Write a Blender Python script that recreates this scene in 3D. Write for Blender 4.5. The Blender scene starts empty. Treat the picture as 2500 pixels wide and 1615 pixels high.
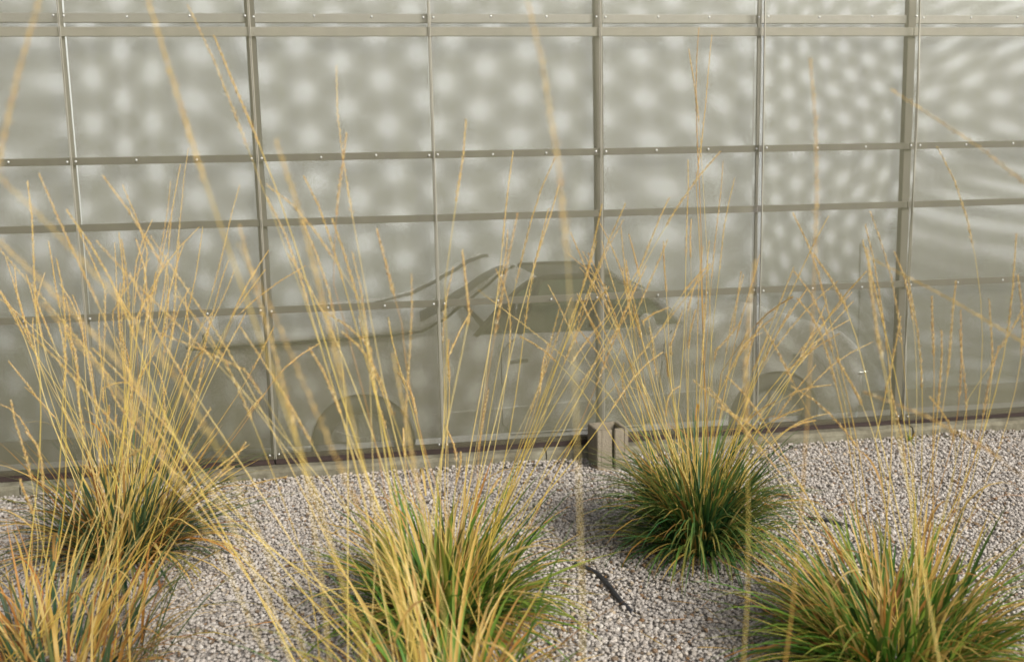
import bpy, bmesh, math, random
import numpy as np
from mathutils import Vector, Matrix, noise

random.seed(7)
rng = np.random.default_rng(7)
SC = bpy.context.scene
COL = SC.collection
PI = math.pi

# ------------------------------------------------------------------ camera
cam_d = bpy.data.cameras.new('camera')
cam_d.lens = 35.0
cam_d.sensor_width = 36.0
cam_d.sensor_fit = 'HORIZONTAL'
cam_d.clip_start = 0.05
cam_d.clip_end = 500
cam = bpy.data.objects.new('camera', cam_d)
COL.objects.link(cam)
CR = Vector((0.98726, -0.157535, -0.022384))
CU = Vector((0.045712, 0.14606, 0.988219))
CF = Vector((0.152409, 0.976652, -0.151401))
cam.matrix_world = Matrix(((CR.x, CU.x, -CF.x, 1.5197), (CR.y, CU.y, -CF.y, -5.8806),
                           (CR.z, CU.z, -CF.z, 1.7343), (0, 0, 0, 1)))
cam_d.dof.use_dof = True
cam_d.dof.focus_distance = 4.8
cam_d.dof.aperture_fstop = 1.8
SC.camera = cam

# ------------------------------------------------------------------ sky and hazy sun
SUN_EL, SUN_AZ = math.radians(35), math.radians(148)     # azimuth measured from +Y (behind the screen) towards +X
world = bpy.data.worlds.new('World')
SC.world = world
world.use_nodes = True
nt = world.node_tree
nt.nodes.clear()
w_out = nt.nodes.new('ShaderNodeOutputWorld')
w_bg = nt.nodes.new('ShaderNodeBackground')
w_sky = nt.nodes.new('ShaderNodeTexSky')
w_sky.sky_type = 'NISHITA'
w_sky.sun_disc = False
w_sky.sun_elevation = SUN_EL
w_sky.sun_rotation = SUN_AZ
w_sky.air_density = 1.0
w_sky.dust_density = 4.0
w_hs = nt.nodes.new('ShaderNodeHueSaturation')            # thin cloud takes most of the blue out of the sky
w_hs.inputs['Saturation'].default_value = 0.22
nt.links.new(w_sky.outputs[0], w_hs.inputs['Color'])
nt.links.new(w_hs.outputs[0], w_bg.inputs['Color'])
nt.links.new(w_bg.outputs[0], w_out.inputs['Surface'])
w_bg.inputs['Strength'].default_value = 0.105
sun_d = bpy.data.lights.new('sun', 'SUN')
sun_d.energy = 2.8
sun_d.angle = math.radians(16)
sun_d.color = (1.0, 0.955, 0.87)
sun = bpy.data.objects.new('sun', sun_d)
COL.objects.link(sun)
sdir = Vector((math.sin(SUN_AZ) * math.cos(SUN_EL), math.cos(SUN_AZ) * math.cos(SUN_EL), math.sin(SUN_EL)))
sun.rotation_euler = sdir.to_track_quat('Z', 'Y').to_euler()
sun.location = (6, -4, 8)

SC.view_settings.view_transform = 'Standard'
SC.view_settings.look = 'None'
SC.view_settings.gamma = 1.0
SC.view_settings.exposure = 0.80
SC.view_settings.use_curve_mapping = False
SC.render.engine = 'CYCLES'
SC.cycles.transparent_max_bounces = 16
SC.cycles.max_bounces = 8
SC.cycles.use_denoising = True
SC.cycles.filter_width = 1.6

# ------------------------------------------------------------------ helpers
def obj(name, me, mat=None, parent=None):
    if isinstance(me, bmesh.types.BMesh):
        bm = me
        me = bpy.data.meshes.new(name)
        bm.to_mesh(me)
        bm.free()
    if mat is not None and not me.materials:
        me.materials.append(mat)
    o = bpy.data.objects.new(name, me)
    COL.objects.link(o)
    if parent is not None:
        o.parent = parent
    return o

def thing(name, label, cat, loc=(0, 0, 0), group=None):
    o = bpy.data.objects.new(name, None)
    o.empty_display_size = 0.1
    COL.objects.link(o)
    o.location = loc
    o['label'] = label
    o['category'] = cat
    if group:
        o['group'] = group
    return o

def tag(o, label, cat, group=None):
    o['label'] = label
    o['category'] = cat
    if group:
        o['group'] = group
    return o

def add_box(bm, x0, x1, y0, y1, z0, z1, bev=0.0):
    r = bmesh.ops.create_cube(bm, size=1.0)
    vs = r['verts']
    bmesh.ops.transform(bm, matrix=Matrix.Translation(((x0 + x1) / 2, (y0 + y1) / 2, (z0 + z1) / 2)) @
                        Matrix.Diagonal((x1 - x0, y1 - y0, z1 - z0, 1)), verts=vs)
    if bev:
        es = list({e for v in vs for e in v.link_edges})
        bmesh.ops.bevel(bm, geom=es, offset=bev, segments=2, profile=0.5, affect='EDGES')
    return bm

def box(*a, **k):
    return add_box(bmesh.new(), *a, **k)

def mesh_from(name, verts, faces, smooth=False, uv=None):
    me = bpy.data.meshes.new(name)
    me.from_pydata([tuple(v) for v in verts], [], faces)
    if smooth:
        me.polygons.foreach_set('use_smooth', [True] * len(me.polygons))
    if uv is not None:
        lay = me.uv_layers.new(name='UVMap')
        li = np.zeros(len(me.loops), dtype=np.int32)
        me.loops.foreach_get('vertex_index', li)
        lay.data.foreach_set('uv', np.asarray(uv, dtype=np.float32)[li].ravel())
    me.update()
    return me

def tube(pts, radii, n=5, closed=True):
    """verts, faces, uv(v along) of a tube through pts"""
    V, F, U = [], [], []
    pts = [Vector(p) for p in pts]
    ref = Vector((0.3, 0.9, 0.1)).normalized()
    for i, p in enumerate(pts):
        d = (pts[min(i + 1, len(pts) - 1)] - pts[max(i - 1, 0)]).normalized()
        a = d.cross(ref)
        if a.length < 1e-3:
            a = d.cross(Vector((1, 0, 0)))
        a.normalize()
        b = d.cross(a)
        for k in range(n):
            t = 2 * PI * k / n
            V.append(p + (a * math.cos(t) + b * math.sin(t)) * radii[i])
            U.append((k / n, i / (len(pts) - 1)))
    for i in range(len(pts) - 1):
        for k in range(n):
            F.append((i * n + k, i * n + (k + 1) % n, (i + 1) * n + (k + 1) % n, (i + 1) * n + k))
    if closed:
        F.append(tuple(range(n - 1, -1, -1)))
        m = (len(pts) - 1) * n
        F.append(tuple(range(m, m + n)))
    return V, F, U

# ------------------------------------------------------------------ materials
class N:
    """small node-graph writer"""
    def __init__(self, name):
        self.m = bpy.data.materials.new(name)
        self.m.use_nodes = True
        self.t = self.m.node_tree
        self.t.nodes.clear()
        self.out = self.t.nodes.new('ShaderNodeOutputMaterial')
    def n(self, typ, **kw):
        nd = self.t.nodes.new('ShaderNode' + typ)
        for k, v in kw.items():
            setattr(nd, k, v)
        return nd
    def l(self, a, b):
        self.t.links.new(a, b)
    def setin(self, nd, key, v):
        if isinstance(v, bpy.types.NodeSocket):
            self.l(v, nd.inputs[key])
        else:
            nd.inputs[key].default_value = v
    def math(self, op, a, b=None, c=None):
        nd = self.n('Math', operation=op)
        self.setin(nd, 0, a)
        if b is not None:
            self.setin(nd, 1, b)
        if c is not None:
            self.setin(nd, 2, c)
        return nd.outputs[0]
    def noise(self, vec, scale, detail=3, rough=0.5):
        nd = self.n('TexNoise')
        self.l(vec, nd.inputs['Vector'])
        nd.inputs['Scale'].default_value = scale
        nd.inputs['Detail'].default_value = detail
        nd.inputs['Roughness'].default_value = rough
        return nd.outputs['Fac']
    def ramp(self, fac, stops, interp='LINEAR'):
        nd = self.n('ValToRGB')
        cr = nd.color_ramp
        cr.interpolation = interp
        while len(cr.elements) > 1:
            cr.elements.remove(cr.elements[-1])
        cr.elements[0].position = stops[0][0]
        cr.elements[0].color = (*stops[0][1], 1)
        for p, c in stops[1:]:
            e = cr.elements.new(p)
            e.color = (*c, 1)
        self.l(fac, nd.inputs[0])
        return nd.outputs[0]
    def mix(self, fac, a, b, blend='MIX'):
        nd = self.n('Mix', data_type='RGBA', blend_type=blend)
        self.setin(nd, 0, fac)
        for key, v in ((6, a), (7, b)):
            if isinstance(v, tuple) and len(v) == 3:
                v = (*v, 1)
            self.setin(nd, key, v)
        return nd.outputs[2]
    def coord(self, which='Object'):
        return self.n('TexCoord').outputs[which]
    def bump(self, h, strength, dist):
        nd = self.n('Bump')
        nd.inputs['Strength'].default_value = strength
        nd.inputs['Distance'].default_value = dist
        self.l(h, nd.inputs['Height'])
        return nd.outputs[0]
    def bsdf(self, color, rough=0.6, metal=0.0, normal=None, spec=None):
        nd = self.n('BsdfPrincipled')
        if isinstance(color, tuple):
            color = (*color, 1) if len(color) == 3 else color
        self.setin(nd, 'Base Color', color)
        self.setin(nd, 'Roughness', rough)
        self.setin(nd, 'Metallic', metal)
        if spec is not None:
            self.setin(nd, 'Specular IOR Level', spec)
        if normal is not None:
            self.l(normal, nd.inputs['Normal'])
        return nd.outputs[0]
    def done(self, sh):
        self.l(sh, self.out.inputs['Surface'])
        return self.m

def mat_plain(name, c, rough=0.6, metal=0.0, vary=0.15, scale=6.0, bump=0.0, bscale=60.0):
    g = N(name)
    co = g.coord()
    f = g.noise(co, scale, 4)
    col = g.mix(f, tuple(x * (1 - vary) for x in c), tuple(min(1, x * (1 + vary)) for x in c))
    nm = g.bump(g.noise(co, bscale, 3), bump, 0.01) if bump else None
    return g.done(g.bsdf(col, rough, metal, nm))

PITCH = 0.005      # hole spacing of the perforated sheet (staggered rows)

def mat_perforated(name, base, rough, metal, hole_r):
    g = N(name)
    co = g.coord()
    sep = g.n('SeparateXYZ')
    g.l(co, sep.inputs[0])
    X, Z = sep.outputs[0], sep.outputs[2]
    W3 = PITCH * math.sqrt(3)
    def d2(ox, oz):
        x = g.math('WRAP', g.math('ADD', X, ox), W3 / 2, -W3 / 2)
        z = g.math('WRAP', g.math('ADD', Z, oz), PITCH / 2, -PITCH / 2)
        return g.math('ADD', g.math('MULTIPLY', x, x), g.math('MULTIPLY', z, z))
    d = g.math('MINIMUM', d2(0.0, 0.0), d2(W3 / 2, PITCH / 2))
    hole = g.math('LESS_THAN', d, hole_r * hole_r)
    f = g.noise(co, 2.3, 5, 0.6)
    streak = g.n('Mapping')
    streak.inputs['Scale'].default_value = (9, 9, 0.6)
    g.l(co, streak.inputs[0])
    f2 = g.noise(streak.outputs[0], 1.5, 4, 0.6)
    c = g.mix(f, tuple(x * 0.88 for x in base), tuple(x * 1.1 for x in base))
    c = g.mix(g.math('MULTIPLY', g.math('POWER', f2, 2.0), 1.1), c, (0.075, 0.066, 0.045))
    sh = g.bsdf(c, rough, metal)
    tr = g.n('BsdfTransparent').outputs[0]
    mx = g.n('MixShader')
    g.l(hole, mx.inputs[0])
    g.l(sh, mx.inputs[1])
    g.l(tr, mx.inputs[2])
    return g.done(mx.outputs[0])

M_FRONT = mat_perforated('perforated_zinc', (0.128, 0.124, 0.064), 0.55, 0.1, PITCH * 0.415)
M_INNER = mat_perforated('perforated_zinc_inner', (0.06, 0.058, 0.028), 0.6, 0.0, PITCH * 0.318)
M_RAIL = mat_plain('weathered_steel_rail', (0.125, 0.116, 0.095), 0.6, 0.2, 0.25, 8)
M_RAIL_MID = mat_plain('grey_rail', (0.30, 0.285, 0.235), 0.6, 0.2, 0.2, 8)
M_STIFF = mat_plain('dull_zinc_angle', (0.216, 0.208, 0.172), 0.55, 0.2, 0.15, 10)
M_RAIL_LT = mat_plain('galvanised_rail', (0.315, 0.307, 0.270), 0.5, 0.3, 0.12, 8)
M_FLANGE = mat_plain('bare_sheet_edge', (0.270, 0.255, 0.203), 0.45, 0.2, 0.12, 12)
M_RIVET = mat_plain('rivet_metal', (0.45, 0.45, 0.43), 0.35, 0.8, 0.08, 40)
M_CHANNEL = mat_plain('rusty_brown_channel', (0.022, 0.011, 0.008), 0.8, 0.0, 0.4, 20)
M_WALL = mat_plain('white_render', (0.57, 0.60, 0.605), 0.85, 0.0, 0.04, 1.2)
M_CONC = None
M_FLOOR = mat_plain('yard_concrete', (0.26, 0.245, 0.22), 0.9, 0.0, 0.2, 2, 0.2, 60)
M_HOSE = mat_plain('black_poly_hose', (0.018, 0.018, 0.022), 0.5, 0.0, 0.3, 40, 0.2, 200)
M_TWIG = mat_plain('dark_bark', (0.075, 0.045, 0.03), 0.9, 0.0, 0.4, 60, 0.4, 300)

def mat_block():
    g = N('cinder_block')
    co = g.coord()
    f = g.noise(co, 9, 5, 0.65)
    v = g.noise(co, 140, 2)
    c = g.mix(f, (0.137, 0.115, 0.083), (0.223, 0.194, 0.144))
    pit = g.math('LESS_THAN', v, 0.36)
    c = g.mix(g.math('MULTIPLY', pit, 0.55), c, (0.10, 0.085, 0.065))
    nm = g.bump(v, 0.6, 0.006)
    return g.done(g.bsdf(c, 0.95, 0, nm, 0.2))
M_BLOCK = mat_block()

def mat_kerb():
    g = N('stained_concrete')
    co = g.coord()
    f = g.noise(co, 7, 6, 0.7)
    f2 = g.noise(co, 1.3, 4, 0.6)
    c = g.ramp(f, [(0.30, (0.060, 0.053, 0.036)), (0.48, (0.136, 0.124, 0.088)), (0.62, (0.208, 0.196, 0.144)), (0.8, (0.264, 0.256, 0.200))])
    c = g.mix(g.math('MULTIPLY', f2, 0.7), c, (0.088, 0.080, 0.056))
    v = g.noise(co, 130, 3)
    return g.done(g.bsdf(c, 0.95, 0, g.bump(v, 0.5, 0.006), 0.2))
M_CONC = mat_kerb()

def mat_gravel():
    g = N('crushed_stone')
    oi = g.n('ObjectInfo')
    rnd = oi.outputs['Random']
    c = g.ramp(rnd, [(0.0, (0.122, 0.099, 0.076)), (0.05, (0.187, 0.106, 0.048)), (0.07, (0.259, 0.230, 0.200)), (0.3, (0.324, 0.290, 0.258)),
                     (0.65, (0.374, 0.340, 0.306)), (0.88, (0.418, 0.386, 0.351)), (0.94, (0.324, 0.255, 0.172)), (1.0, (0.461, 0.435, 0.399))])
    f = g.noise(g.coord(), 1.2, 3)
    c = g.mix(0.5, c, g.mix(f, (0.5, 0.5, 0.5), (1, 1, 1)), 'MULTIPLY')
    return g.done(g.bsdf(c, 0.85, 0, None, 0.3))
M_GRAVEL = mat_gravel()

def mat_ground():
    g = N('gravel_bed')
    co = g.coord()
    vo = g.n('TexVoronoi')
    vo.inputs['Scale'].default_value = 75
    g.l(co, vo.inputs['Vector'])
    c = g.ramp(g.noise(co, 90, 2), [(0.3, (0.16, 0.14, 0.125)), (0.6, (0.30, 0.275, 0.25))])
    nm = g.bump(vo.outputs['Distance'], 0.8, 0.01)
    return g.done(g.bsdf(c, 0.95, 0, nm))
M_GROUND = mat_ground()

def mat_leaf(name, stops, tip=(0.42, 0.27, 0.07), tipamt=0.45, trans=0.36):
    """grass blade: tint picked per blade, tips drier"""
    g = N(name)
    a = g.n('ObjectInfo').outputs['Random']
    b = g.n('NewGeometry').outputs['Random Per Island']
    r = g.math('FRACT', g.math('ADD', a, b))
    uv = g.n('UVMap').outputs[0]
    sp = g.n('SeparateXYZ')
    g.l(uv, sp.inputs[0])
    c = g.ramp(r, stops)
    r2 = g.math('FRACT', g.math('MULTIPLY', r, 7.31))
    t = g.math('MULTIPLY', g.math('POWER', sp.outputs[1], 2.2), g.math('MULTIPLY', r2, tipamt * 1.6))
    t = g.n('Clamp').outputs[0] if False else g.math('MINIMUM', t, 1.0)
    c = g.mix(t, c, tip)
    st = g.noise(g.coord(), 30, 2)
    c = g.mix(0.35, c, g.mix(st, (0.45, 0.45, 0.45), (1, 1, 1)), 'MULTIPLY')
    sh = g.bsdf(c, 0.5, 0, None, 0.35)
    tl = g.n('BsdfTranslucent')
    g.l(c, tl.inputs[0])
    mx = g.n('MixShader')
    mx.inputs[0].default_value = trans
    g.l(sh, mx.inputs[1])
    g.l(tl.outputs[0], mx.inputs[2])
    return g.done(mx.outputs[0])

G1, G2, G3 = (0.022, 0.086, 0.014), (0.065, 0.189, 0.021), (0.163, 0.284, 0.034)
BL1, BL2 = (0.017, 0.056, 0.028), (0.043, 0.107, 0.047)
ST1, ST2, OR1, BR1 = (0.499, 0.327, 0.077), (0.585, 0.430, 0.155), (0.430, 0.172, 0.030), (0.206, 0.073, 0.022)
M_BL_GREEN = mat_leaf('blade_fresh', [(0, G1), (0.35, G2), (0.6, G3), (0.74, (0.30, 0.28, 0.05)), (0.84, ST1), (0.94, ST2), (1, OR1)])
M_BL_BLUE = mat_leaf('blade_bluish', [(0, BL1), (0.4, BL2), (0.6, (0.10, 0.16, 0.05)), (0.7, ST1), (0.85, ST2), (0.93, OR1), (1, BR1)])
M_BL_DARK = mat_leaf('blade_deep', [(0, (0.016, 0.068, 0.02)), (0.45, (0.045, 0.145, 0.04)), (0.75, (0.12, 0.23, 0.04)), (0.86, (0.30, 0.27, 0.07)), (0.95, ST1), (1, OR1)], tipamt=0.35)
M_BL_DRY = mat_leaf('blade_dry', [(0, ST1), (0.3, ST2), (0.55, OR1), (0.8, (0.38, 0.24, 0.07)), (1, BR1)], tipamt=0.2)
M_STEM = mat_leaf('straw_stem', [(0, (0.50, 0.355, 0.06)), (0.35, (0.58, 0.44, 0.10)), (0.65, (0.66, 0.53, 0.22)), (0.85, (0.50, 0.33, 0.07)), (1, (0.38, 0.19, 0.04))], tip=(0.46, 0.28, 0.07), tipamt=0.4, trans=0.15)
M_HEAD = mat_leaf('seed_husk', [(0, (0.55, 0.36, 0.10)), (0.5, (0.62, 0.45, 0.18)), (0.8, (0.42, 0.22, 0.06)), (1, (0.66, 0.56, 0.34))], tipamt=0.2, trans=0.25)

# ------------------------------------------------------------------ ground
gm = bpy.data.meshes.new('ground')
gm.from_pydata([(-150, -150, -0.012), (150, -150, -0.012), (150, -0.03, -0.012), (-150, -0.03, -0.012)], [], [(0, 1, 2, 3)])
ground = obj('ground', gm, M_GROUND)
ground['kind'] = 'structure'
fm = bpy.data.meshes.new('yard_floor')
fm.from_pydata([(-150, 0.2, -0.28), (150, 0.2, -0.28), (150, 150, -0.28), (-150, 150, -0.28)], [], [(0, 1, 2, 3)])
yard = obj('yard_floor', fm, M_FLOOR)
yard['kind'] = 'structure'

# kerb: a low concrete footing, built in poured lengths
for i, (a, b) in enumerate([(-4.0, -0.42), (-0.412, 2.62), (2.628, 5.05), (5.058, 10.0)]):
    bm = bmesh.new()
    nseg = max(2, int((b - a) / 0.05))
    prof = [(-0.062, -0.05), (-0.060, 0.055), (-0.048, 0.074), (0.02, 0.081), (0.2, 0.082), (0.2, -0.3)]
    rows = []
    for k in range(nseg + 1):
        x = a + (b - a) * k / nseg
        row = []
        for j, (y, z) in enumerate(prof):
            n1 = noise.noise(Vector((x * 2.1, j * 3.1 + 5, i))) * 0.006 + noise.noise(Vector((x * 13, j * 1.7, i + 9))) * 0.004
            row.append(bm.verts.new((x, y + (n1 if j < 4 else 0), z + (n1 * 0.8 if 1 <= j < 4 else 0))))
        rows.append(row)
    for k in range(nseg):
        for j in range(len(prof) - 1):
            bm.faces.new((rows[k][j], rows[k + 1][j], rows[k + 1][j + 1], rows[k][j + 1]))
    bm.faces.new(rows[0])
    bm.faces.new(list(reversed(rows[-1])))
    bmesh.ops.recalc_face_normals(bm, faces=bm.faces)
    k_o = obj('kerb', bm, M_CONC)
    k_o['kind'] = 'structure'

# ------------------------------------------------------------------ perforated screen wall
GAP = 0.115          # distance between the two perforated skins
Z0, Z1 = 0.12, 2.80
screen = thing('perforated_screen_wall', 'tall double-skinned screen of riveted perforated metal panels with dark rails and posts', 'screen wall', (0, 0, 0))

def warp(i, u, v):
    """how far a panel has buckled out of its plane (metres, towards the camera negative)"""
    s = math.sin(PI * min(1, max(0, v)))
    if i == 4:
        return -0.016 * u * (0.4 + 0.6 * s) - 0.034 * (1 - ((v - 0.72) / 0.72) ** 2) + 0.008 * math.sin(3.6 * PI * v + 0.3) * math.sin(PI * u * 0.8) - 0.007
    if i == 5:
        return -0.014 * (1 - ((v - 0.65) / 0.65) ** 2) - 0.016 * math.sin(2.3 * PI * v + 2.4) - 0.02 * (1 - u) - 0.004
    if i == 3:
        return 0.011 * math.sin(0.5 * PI * u) * s - 0.006 * (1 - s) - 0.006 * math.sin(3.2 * PI * v) * u
    if i in (-1, 0):
        return 0.008 * math.sin(2 * PI * u + 1) * math.sin(2 * PI * v)
    return 0.006 * math.sin(PI * u * 1.3 + i) * math.sin(PI * 1.7 * v + i)

RAILS = [(2.654, 'lt'), (1.880, 'dk'), (1.007, 'dk')]
rv = bmesh.new()
bmesh.ops.create_uvsphere(rv, u_segments=8, v_segments=5, radius=0.0068)
bmesh.ops.scale(rv, vec=(1, 0.55, 1), verts=rv.verts)
rv_me = bpy.data.meshes.new('rivet')
rv.to_mesh(rv_me)
rv.free()
rv_me.materials.append(M_RIVET)
rv_me.polygons.foreach_set('use_smooth', [True] * len(rv_me.polygons))

for i in range(-4, 10):
    nx, nz = 14, 36
    V, F = [], []
    for b in range(nz + 1):
        for a in range(nx + 1):
            u, v = a / nx, b / nz
            V.append((i + 0.002 + u * 0.996, warp(i, u, v), Z0 + v * (Z1 - Z0)))
    for b in range(nz):
        for a in range(nx):
            q = b * (nx + 1) + a
            F.append((q, q + 1, q + nx + 2, q + nx + 1))
    p = obj('panel', mesh_from('panel', V, F, True), M_FRONT, screen)
    # folded edges of the sheet
    for side in (0, 1):
        V, F = [], []
        for b in range(nz + 1):
            v = b / nz
            y = warp(i, side, v)
            z = Z0 + v * (Z1 - Z0)
            xe = i + (0.0022 if side == 0 else 0.9978)
            dx = 0.0045 if side == 0 else -0.0025
            V += [(xe, y - 0.0015, z), (xe + dx, y - 0.0015, z), (xe + dx * 0.4, y + 0.012, z), (xe, y + 0.012, z)]
        for b in range(nz):
            for k in range(4):
                F.append((b * 4 + k, b * 4 + (k + 1) % 4, b * 4 + 4 + (k + 1) % 4, b * 4 + 4 + k))
        obj('folded_edge', mesh_from('folded_edge', V, F), M_FLANGE, p)
    for z in (2.654, 1.880, 1.007, 0.145):
        for u in (0.027, 0.35, 0.675, 0.973):
            if z < 0.2 and u in (0.35, 0.675):
                continue
            uu = u + random.uniform(-0.008, 0.008)
            r = obj('rivet', rv_me, None, p)
            r.location = (i + uu, warp(i, uu, (z - Z0) / (Z1 - Z0)) - 0.002, z + random.uniform(-0.004, 0.004))

for i in range(-4, 10):
    # inner skin, hung a hair out of square so the two hole patterns beat against each other
    V, F = [], []
    nx, nz = 8, 20
    for b in range(nz + 1):
        for a in range(nx + 1):
            u, v = a / nx, b / nz
            V.append((-0.498 + u * 0.996, 0.004 * math.sin(3 * u + i) * math.sin(4 * v + i * 2), -1.4 + v * 2.62))
    for b in range(nz):
        for a in range(nx):
            q = b * (nx + 1) + a
            F.append((q, q + 1, q + nx + 2, q + nx + 1))
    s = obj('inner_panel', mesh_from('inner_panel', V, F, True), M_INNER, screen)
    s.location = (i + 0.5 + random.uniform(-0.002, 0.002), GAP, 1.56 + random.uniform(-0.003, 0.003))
    s.rotation_euler = (0, math.radians([0.1, -0.1, 0.1, -0.22, 0.12, -0.1, 0.2, 0.1, -0.1, 0.15, 0.1, 0.1, -0.1, 0.1][i + 4]), 0)

def rail(z, h, y0, y1, m):
    for a, b in [(-4.0, -1.002), (-0.998, 0.998), (1.002, 2.998), (3.002, 4.998), (5.002, 6.998), (7.002, 10.0)]:
        obj('rail', box(a, b, y0, y1, z - h / 2, z + h / 2, bev=0.002), m, screen)
rail(2.654, 0.05, 0.055, 0.08, M_RAIL_LT)
rail(2.575, 0.05, 0.016, 0.034, M_RAIL_MID)
rail(1.880, 0.041, 0.016, 0.034, M_RAIL)
rail(1.513, 0.041, 0.016, 0.034, M_RAIL)
rail(1.007, 0.041, 0.016, 0.034, M_RAIL)
for x in (-3, -1, 1, 3, 5, 7, 9):
    obj('post', box(x - 0.026, x + 0.026, 0.038, 0.088, 0.083, 2.79, bev=0.003), M_RAIL, screen)
for x in (-2, 0, 2, 4, 6, 8):
    obj('stiffener', box(x - 0.008, x + 0.010, 0.038, 0.056, 0.12, 2.79, bev=0.002), M_STIFF, screen)
for a, b in [(-4.0, -1.01), (-1.0, 0.99), (1.0, 2.99), (3.0, 4.99), (5.0, 6.99), (7.0, 10.0)]:
    obj('bottom_channel', box(a, b, 0.012, 0.07, 0.084, 0.135, bev=0.002), M_CHANNEL, screen)

# white wall at the back of the yard
bw = obj('rendered_wall', box(-8, 16, 2.5, 2.75, -0.5, 3.6, bev=0.01), M_WALL)
tag(bw, 'plain pale rendered wall closing the yard behind the car', 'wall')
pole = obj('thin_pole', mesh_from('thin_pole', *tube([(5.49, 1.5, -0.28), (5.495, 1.5, 0.4), (5.485, 1.5, 1.16)], [0.010, 0.010, 0.009], 8)[:2]), M_WALL)
tag(pole, 'thin grey pole standing inside the screen beside the car nose', 'pole')

# ------------------------------------------------------------------ white sports car behind the screen
def mat_car():
    g = N('white_car_paint')
    c = g.mix(g.noise(g.coord(), 3, 3), (0.89, 0.89, 0.87), (0.93, 0.93, 0.91))
    nd = g.bsdf(c, 0.32, 0.0)
    return g.done(nd)
M_PAINT = mat_car()
M_BLACK = mat_plain('black_trim', (0.03, 0.03, 0.028), 0.5, 0, 0.2)
M_TYRE = mat_plain('tyre_rubber', (0.28, 0.275, 0.26), 0.9, 0, 0.2)
M_RIM = mat_plain('alloy_rim', (0.62, 0.62, 0.60), 0.5, 0.0, 0.1)
M_CHROME = mat_plain('bright_trim', (0.8, 0.8, 0.8), 0.2, 0.9, 0.05)
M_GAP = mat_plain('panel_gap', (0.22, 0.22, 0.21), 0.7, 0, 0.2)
M_SEAT = mat_plain('dark_interior', (0.05, 0.048, 0.04), 0.8, 0, 0.2)
M_LAMP = mat_plain('lamp_lens', (0.75, 0.76, 0.74), 0.12, 0.3, 0.05)
def mat_glass():
    g = N('tinted_car_glass')
    tr = g.n('BsdfTransparent')
    tr.inputs[0].default_value = (0.36, 0.42, 0.34, 1)
    gl = g.n('BsdfGlossy')
    gl.inputs['Roughness'].default_value = 0.05
    mx = g.n('MixShader')
    mx.inputs[0].default_value = 0.07
    g.l(tr.outputs[0], mx.inputs[1])
    g.l(gl.outputs[0], mx.inputs[2])
    return g.done(mx.outputs[0])
M_GLASS = mat_glass()

YC, HW = 1.36, 0.86
car = thing('sports_car', 'white low sports car with its rear cover raised, parked behind the perforated screen', 'car', (0, 0, -0.28))
CZ = 0.28     # children are written in world heights and shifted by this

def cobj(name, me, mat, parent=None):
    o = obj(name, me, mat, parent or car)
    if parent is None:
        o.location.z = CZ
    return o

def lerp_table(tab, x):
    if x <= tab[0][0]:
        return tab[0][1:]
    for a, b in zip(tab, tab[1:]):
        if x <= b[0]:
            t = (x - a[0]) / (b[0] - a[0])
            t = t * t * (3 - 2 * t) * 0.5 + t * 0.5
            return tuple(p + (q - p) * t for p, q in zip(a[1:], b[1:]))
    return tab[-1][1:]

# x: half width, bottom, shoulder, deck height at the centre line
BODY = [(0.40, 0.50, 0.22, 0.58, 0.60), (0.44, 0.62, 0.12, 0.64, 0.655), (0.55, 0.74, 0.03, 0.675, 0.68), (0.9, 0.82, -0.02, 0.70, 0.69),
        (1.5, 0.86, -0.06, 0.725, 0.70), (2.0, 0.86, -0.10, 0.725, 0.70), (2.3, 0.85, -0.11, 0.712, 0.69), (3.1, 0.845, -0.11, 0.705, 0.68),
        (3.62, 0.85, -0.11, 0.722, 0.74), (3.9, 0.86, -0.10, 0.725, 0.775), (4.3, 0.86, -0.06, 0.705, 0.735), (4.7, 0.83, -0.04, 0.665, 0.675),
        (4.95, 0.76, -0.04, 0.585, 0.60), (5.10, 0.66, -0.01, 0.47, 0.49), (5.17, 0.52, 0.06, 0.36, 0.38)]
def body_section(x):
    w, zb, zs, zt = lerp_table(BODY, x)
    h = zs - zb
    half = [(0.90, zb), (0.965, zb + 0.07), (0.985, zb + 0.30 * h), (1.0, zb + 0.55 * h), (0.995, zb + 0.75 * h), (0.975, zs - 0.075),
            (0.945, zs - 0.022), (0.895, zs), (0.78, zs + (zt - zs) * 0.35 + 0.006), (0.45, zs + (zt - zs) * 0.85 + 0.004), (0.0, zt)]
    L = [(YC - w * a, z) for a, z in half]
    R = [(YC + w * a, z) for a, z in reversed(half[:-1])]
    return L + R
bm = bmesh.new()
xs = sorted(set([0.40, 0.42, 0.45, 0.5] + [round(0.55 + 0.1 * k, 3) for k in range(46)] + [5.1, 5.14, 5.17]))
xs = [x for x in xs if x <= 5.17]
rows = [[bm.verts.new((x, y, z)) for y, z in body_section(x)] for x in xs]
for a, b in zip(rows, rows[1:]):
    for k in range(len(a)):
        bm.faces.new((a[k], a[(k + 1) % len(a)], b[(k + 1) % len(a)], b[k]))
bm.faces.new(rows[0])
bm.faces.new(list(reversed(rows[-1])))
bmesh.ops.recalc_face_normals(bm, faces=bm.faces)
body_tmp = obj('body_tmp', bm, M_PAINT)
AXLES = (1.52, 4.36)
WZ = 0.04
cb = bmesh.new()
for ax in AXLES:
    for yy in (YC - HW, YC + HW):
        bmesh.ops.create_cone(cb, cap_ends=True, segments=32, radius1=0.34, radius2=0.34, depth=0.5,
                              matrix=Matrix.Translation((ax, yy, WZ)) @ Matrix.Rotation(PI / 2, 4, 'X'))
cut = obj('cut_tmp', cb)
md = body_tmp.modifiers.new('arch', 'BOOLEAN')
md.object = cut
md.operation = 'DIFFERENCE'
md.solver = 'EXACT'
dg = bpy.context.evaluated_depsgraph_get()
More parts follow.
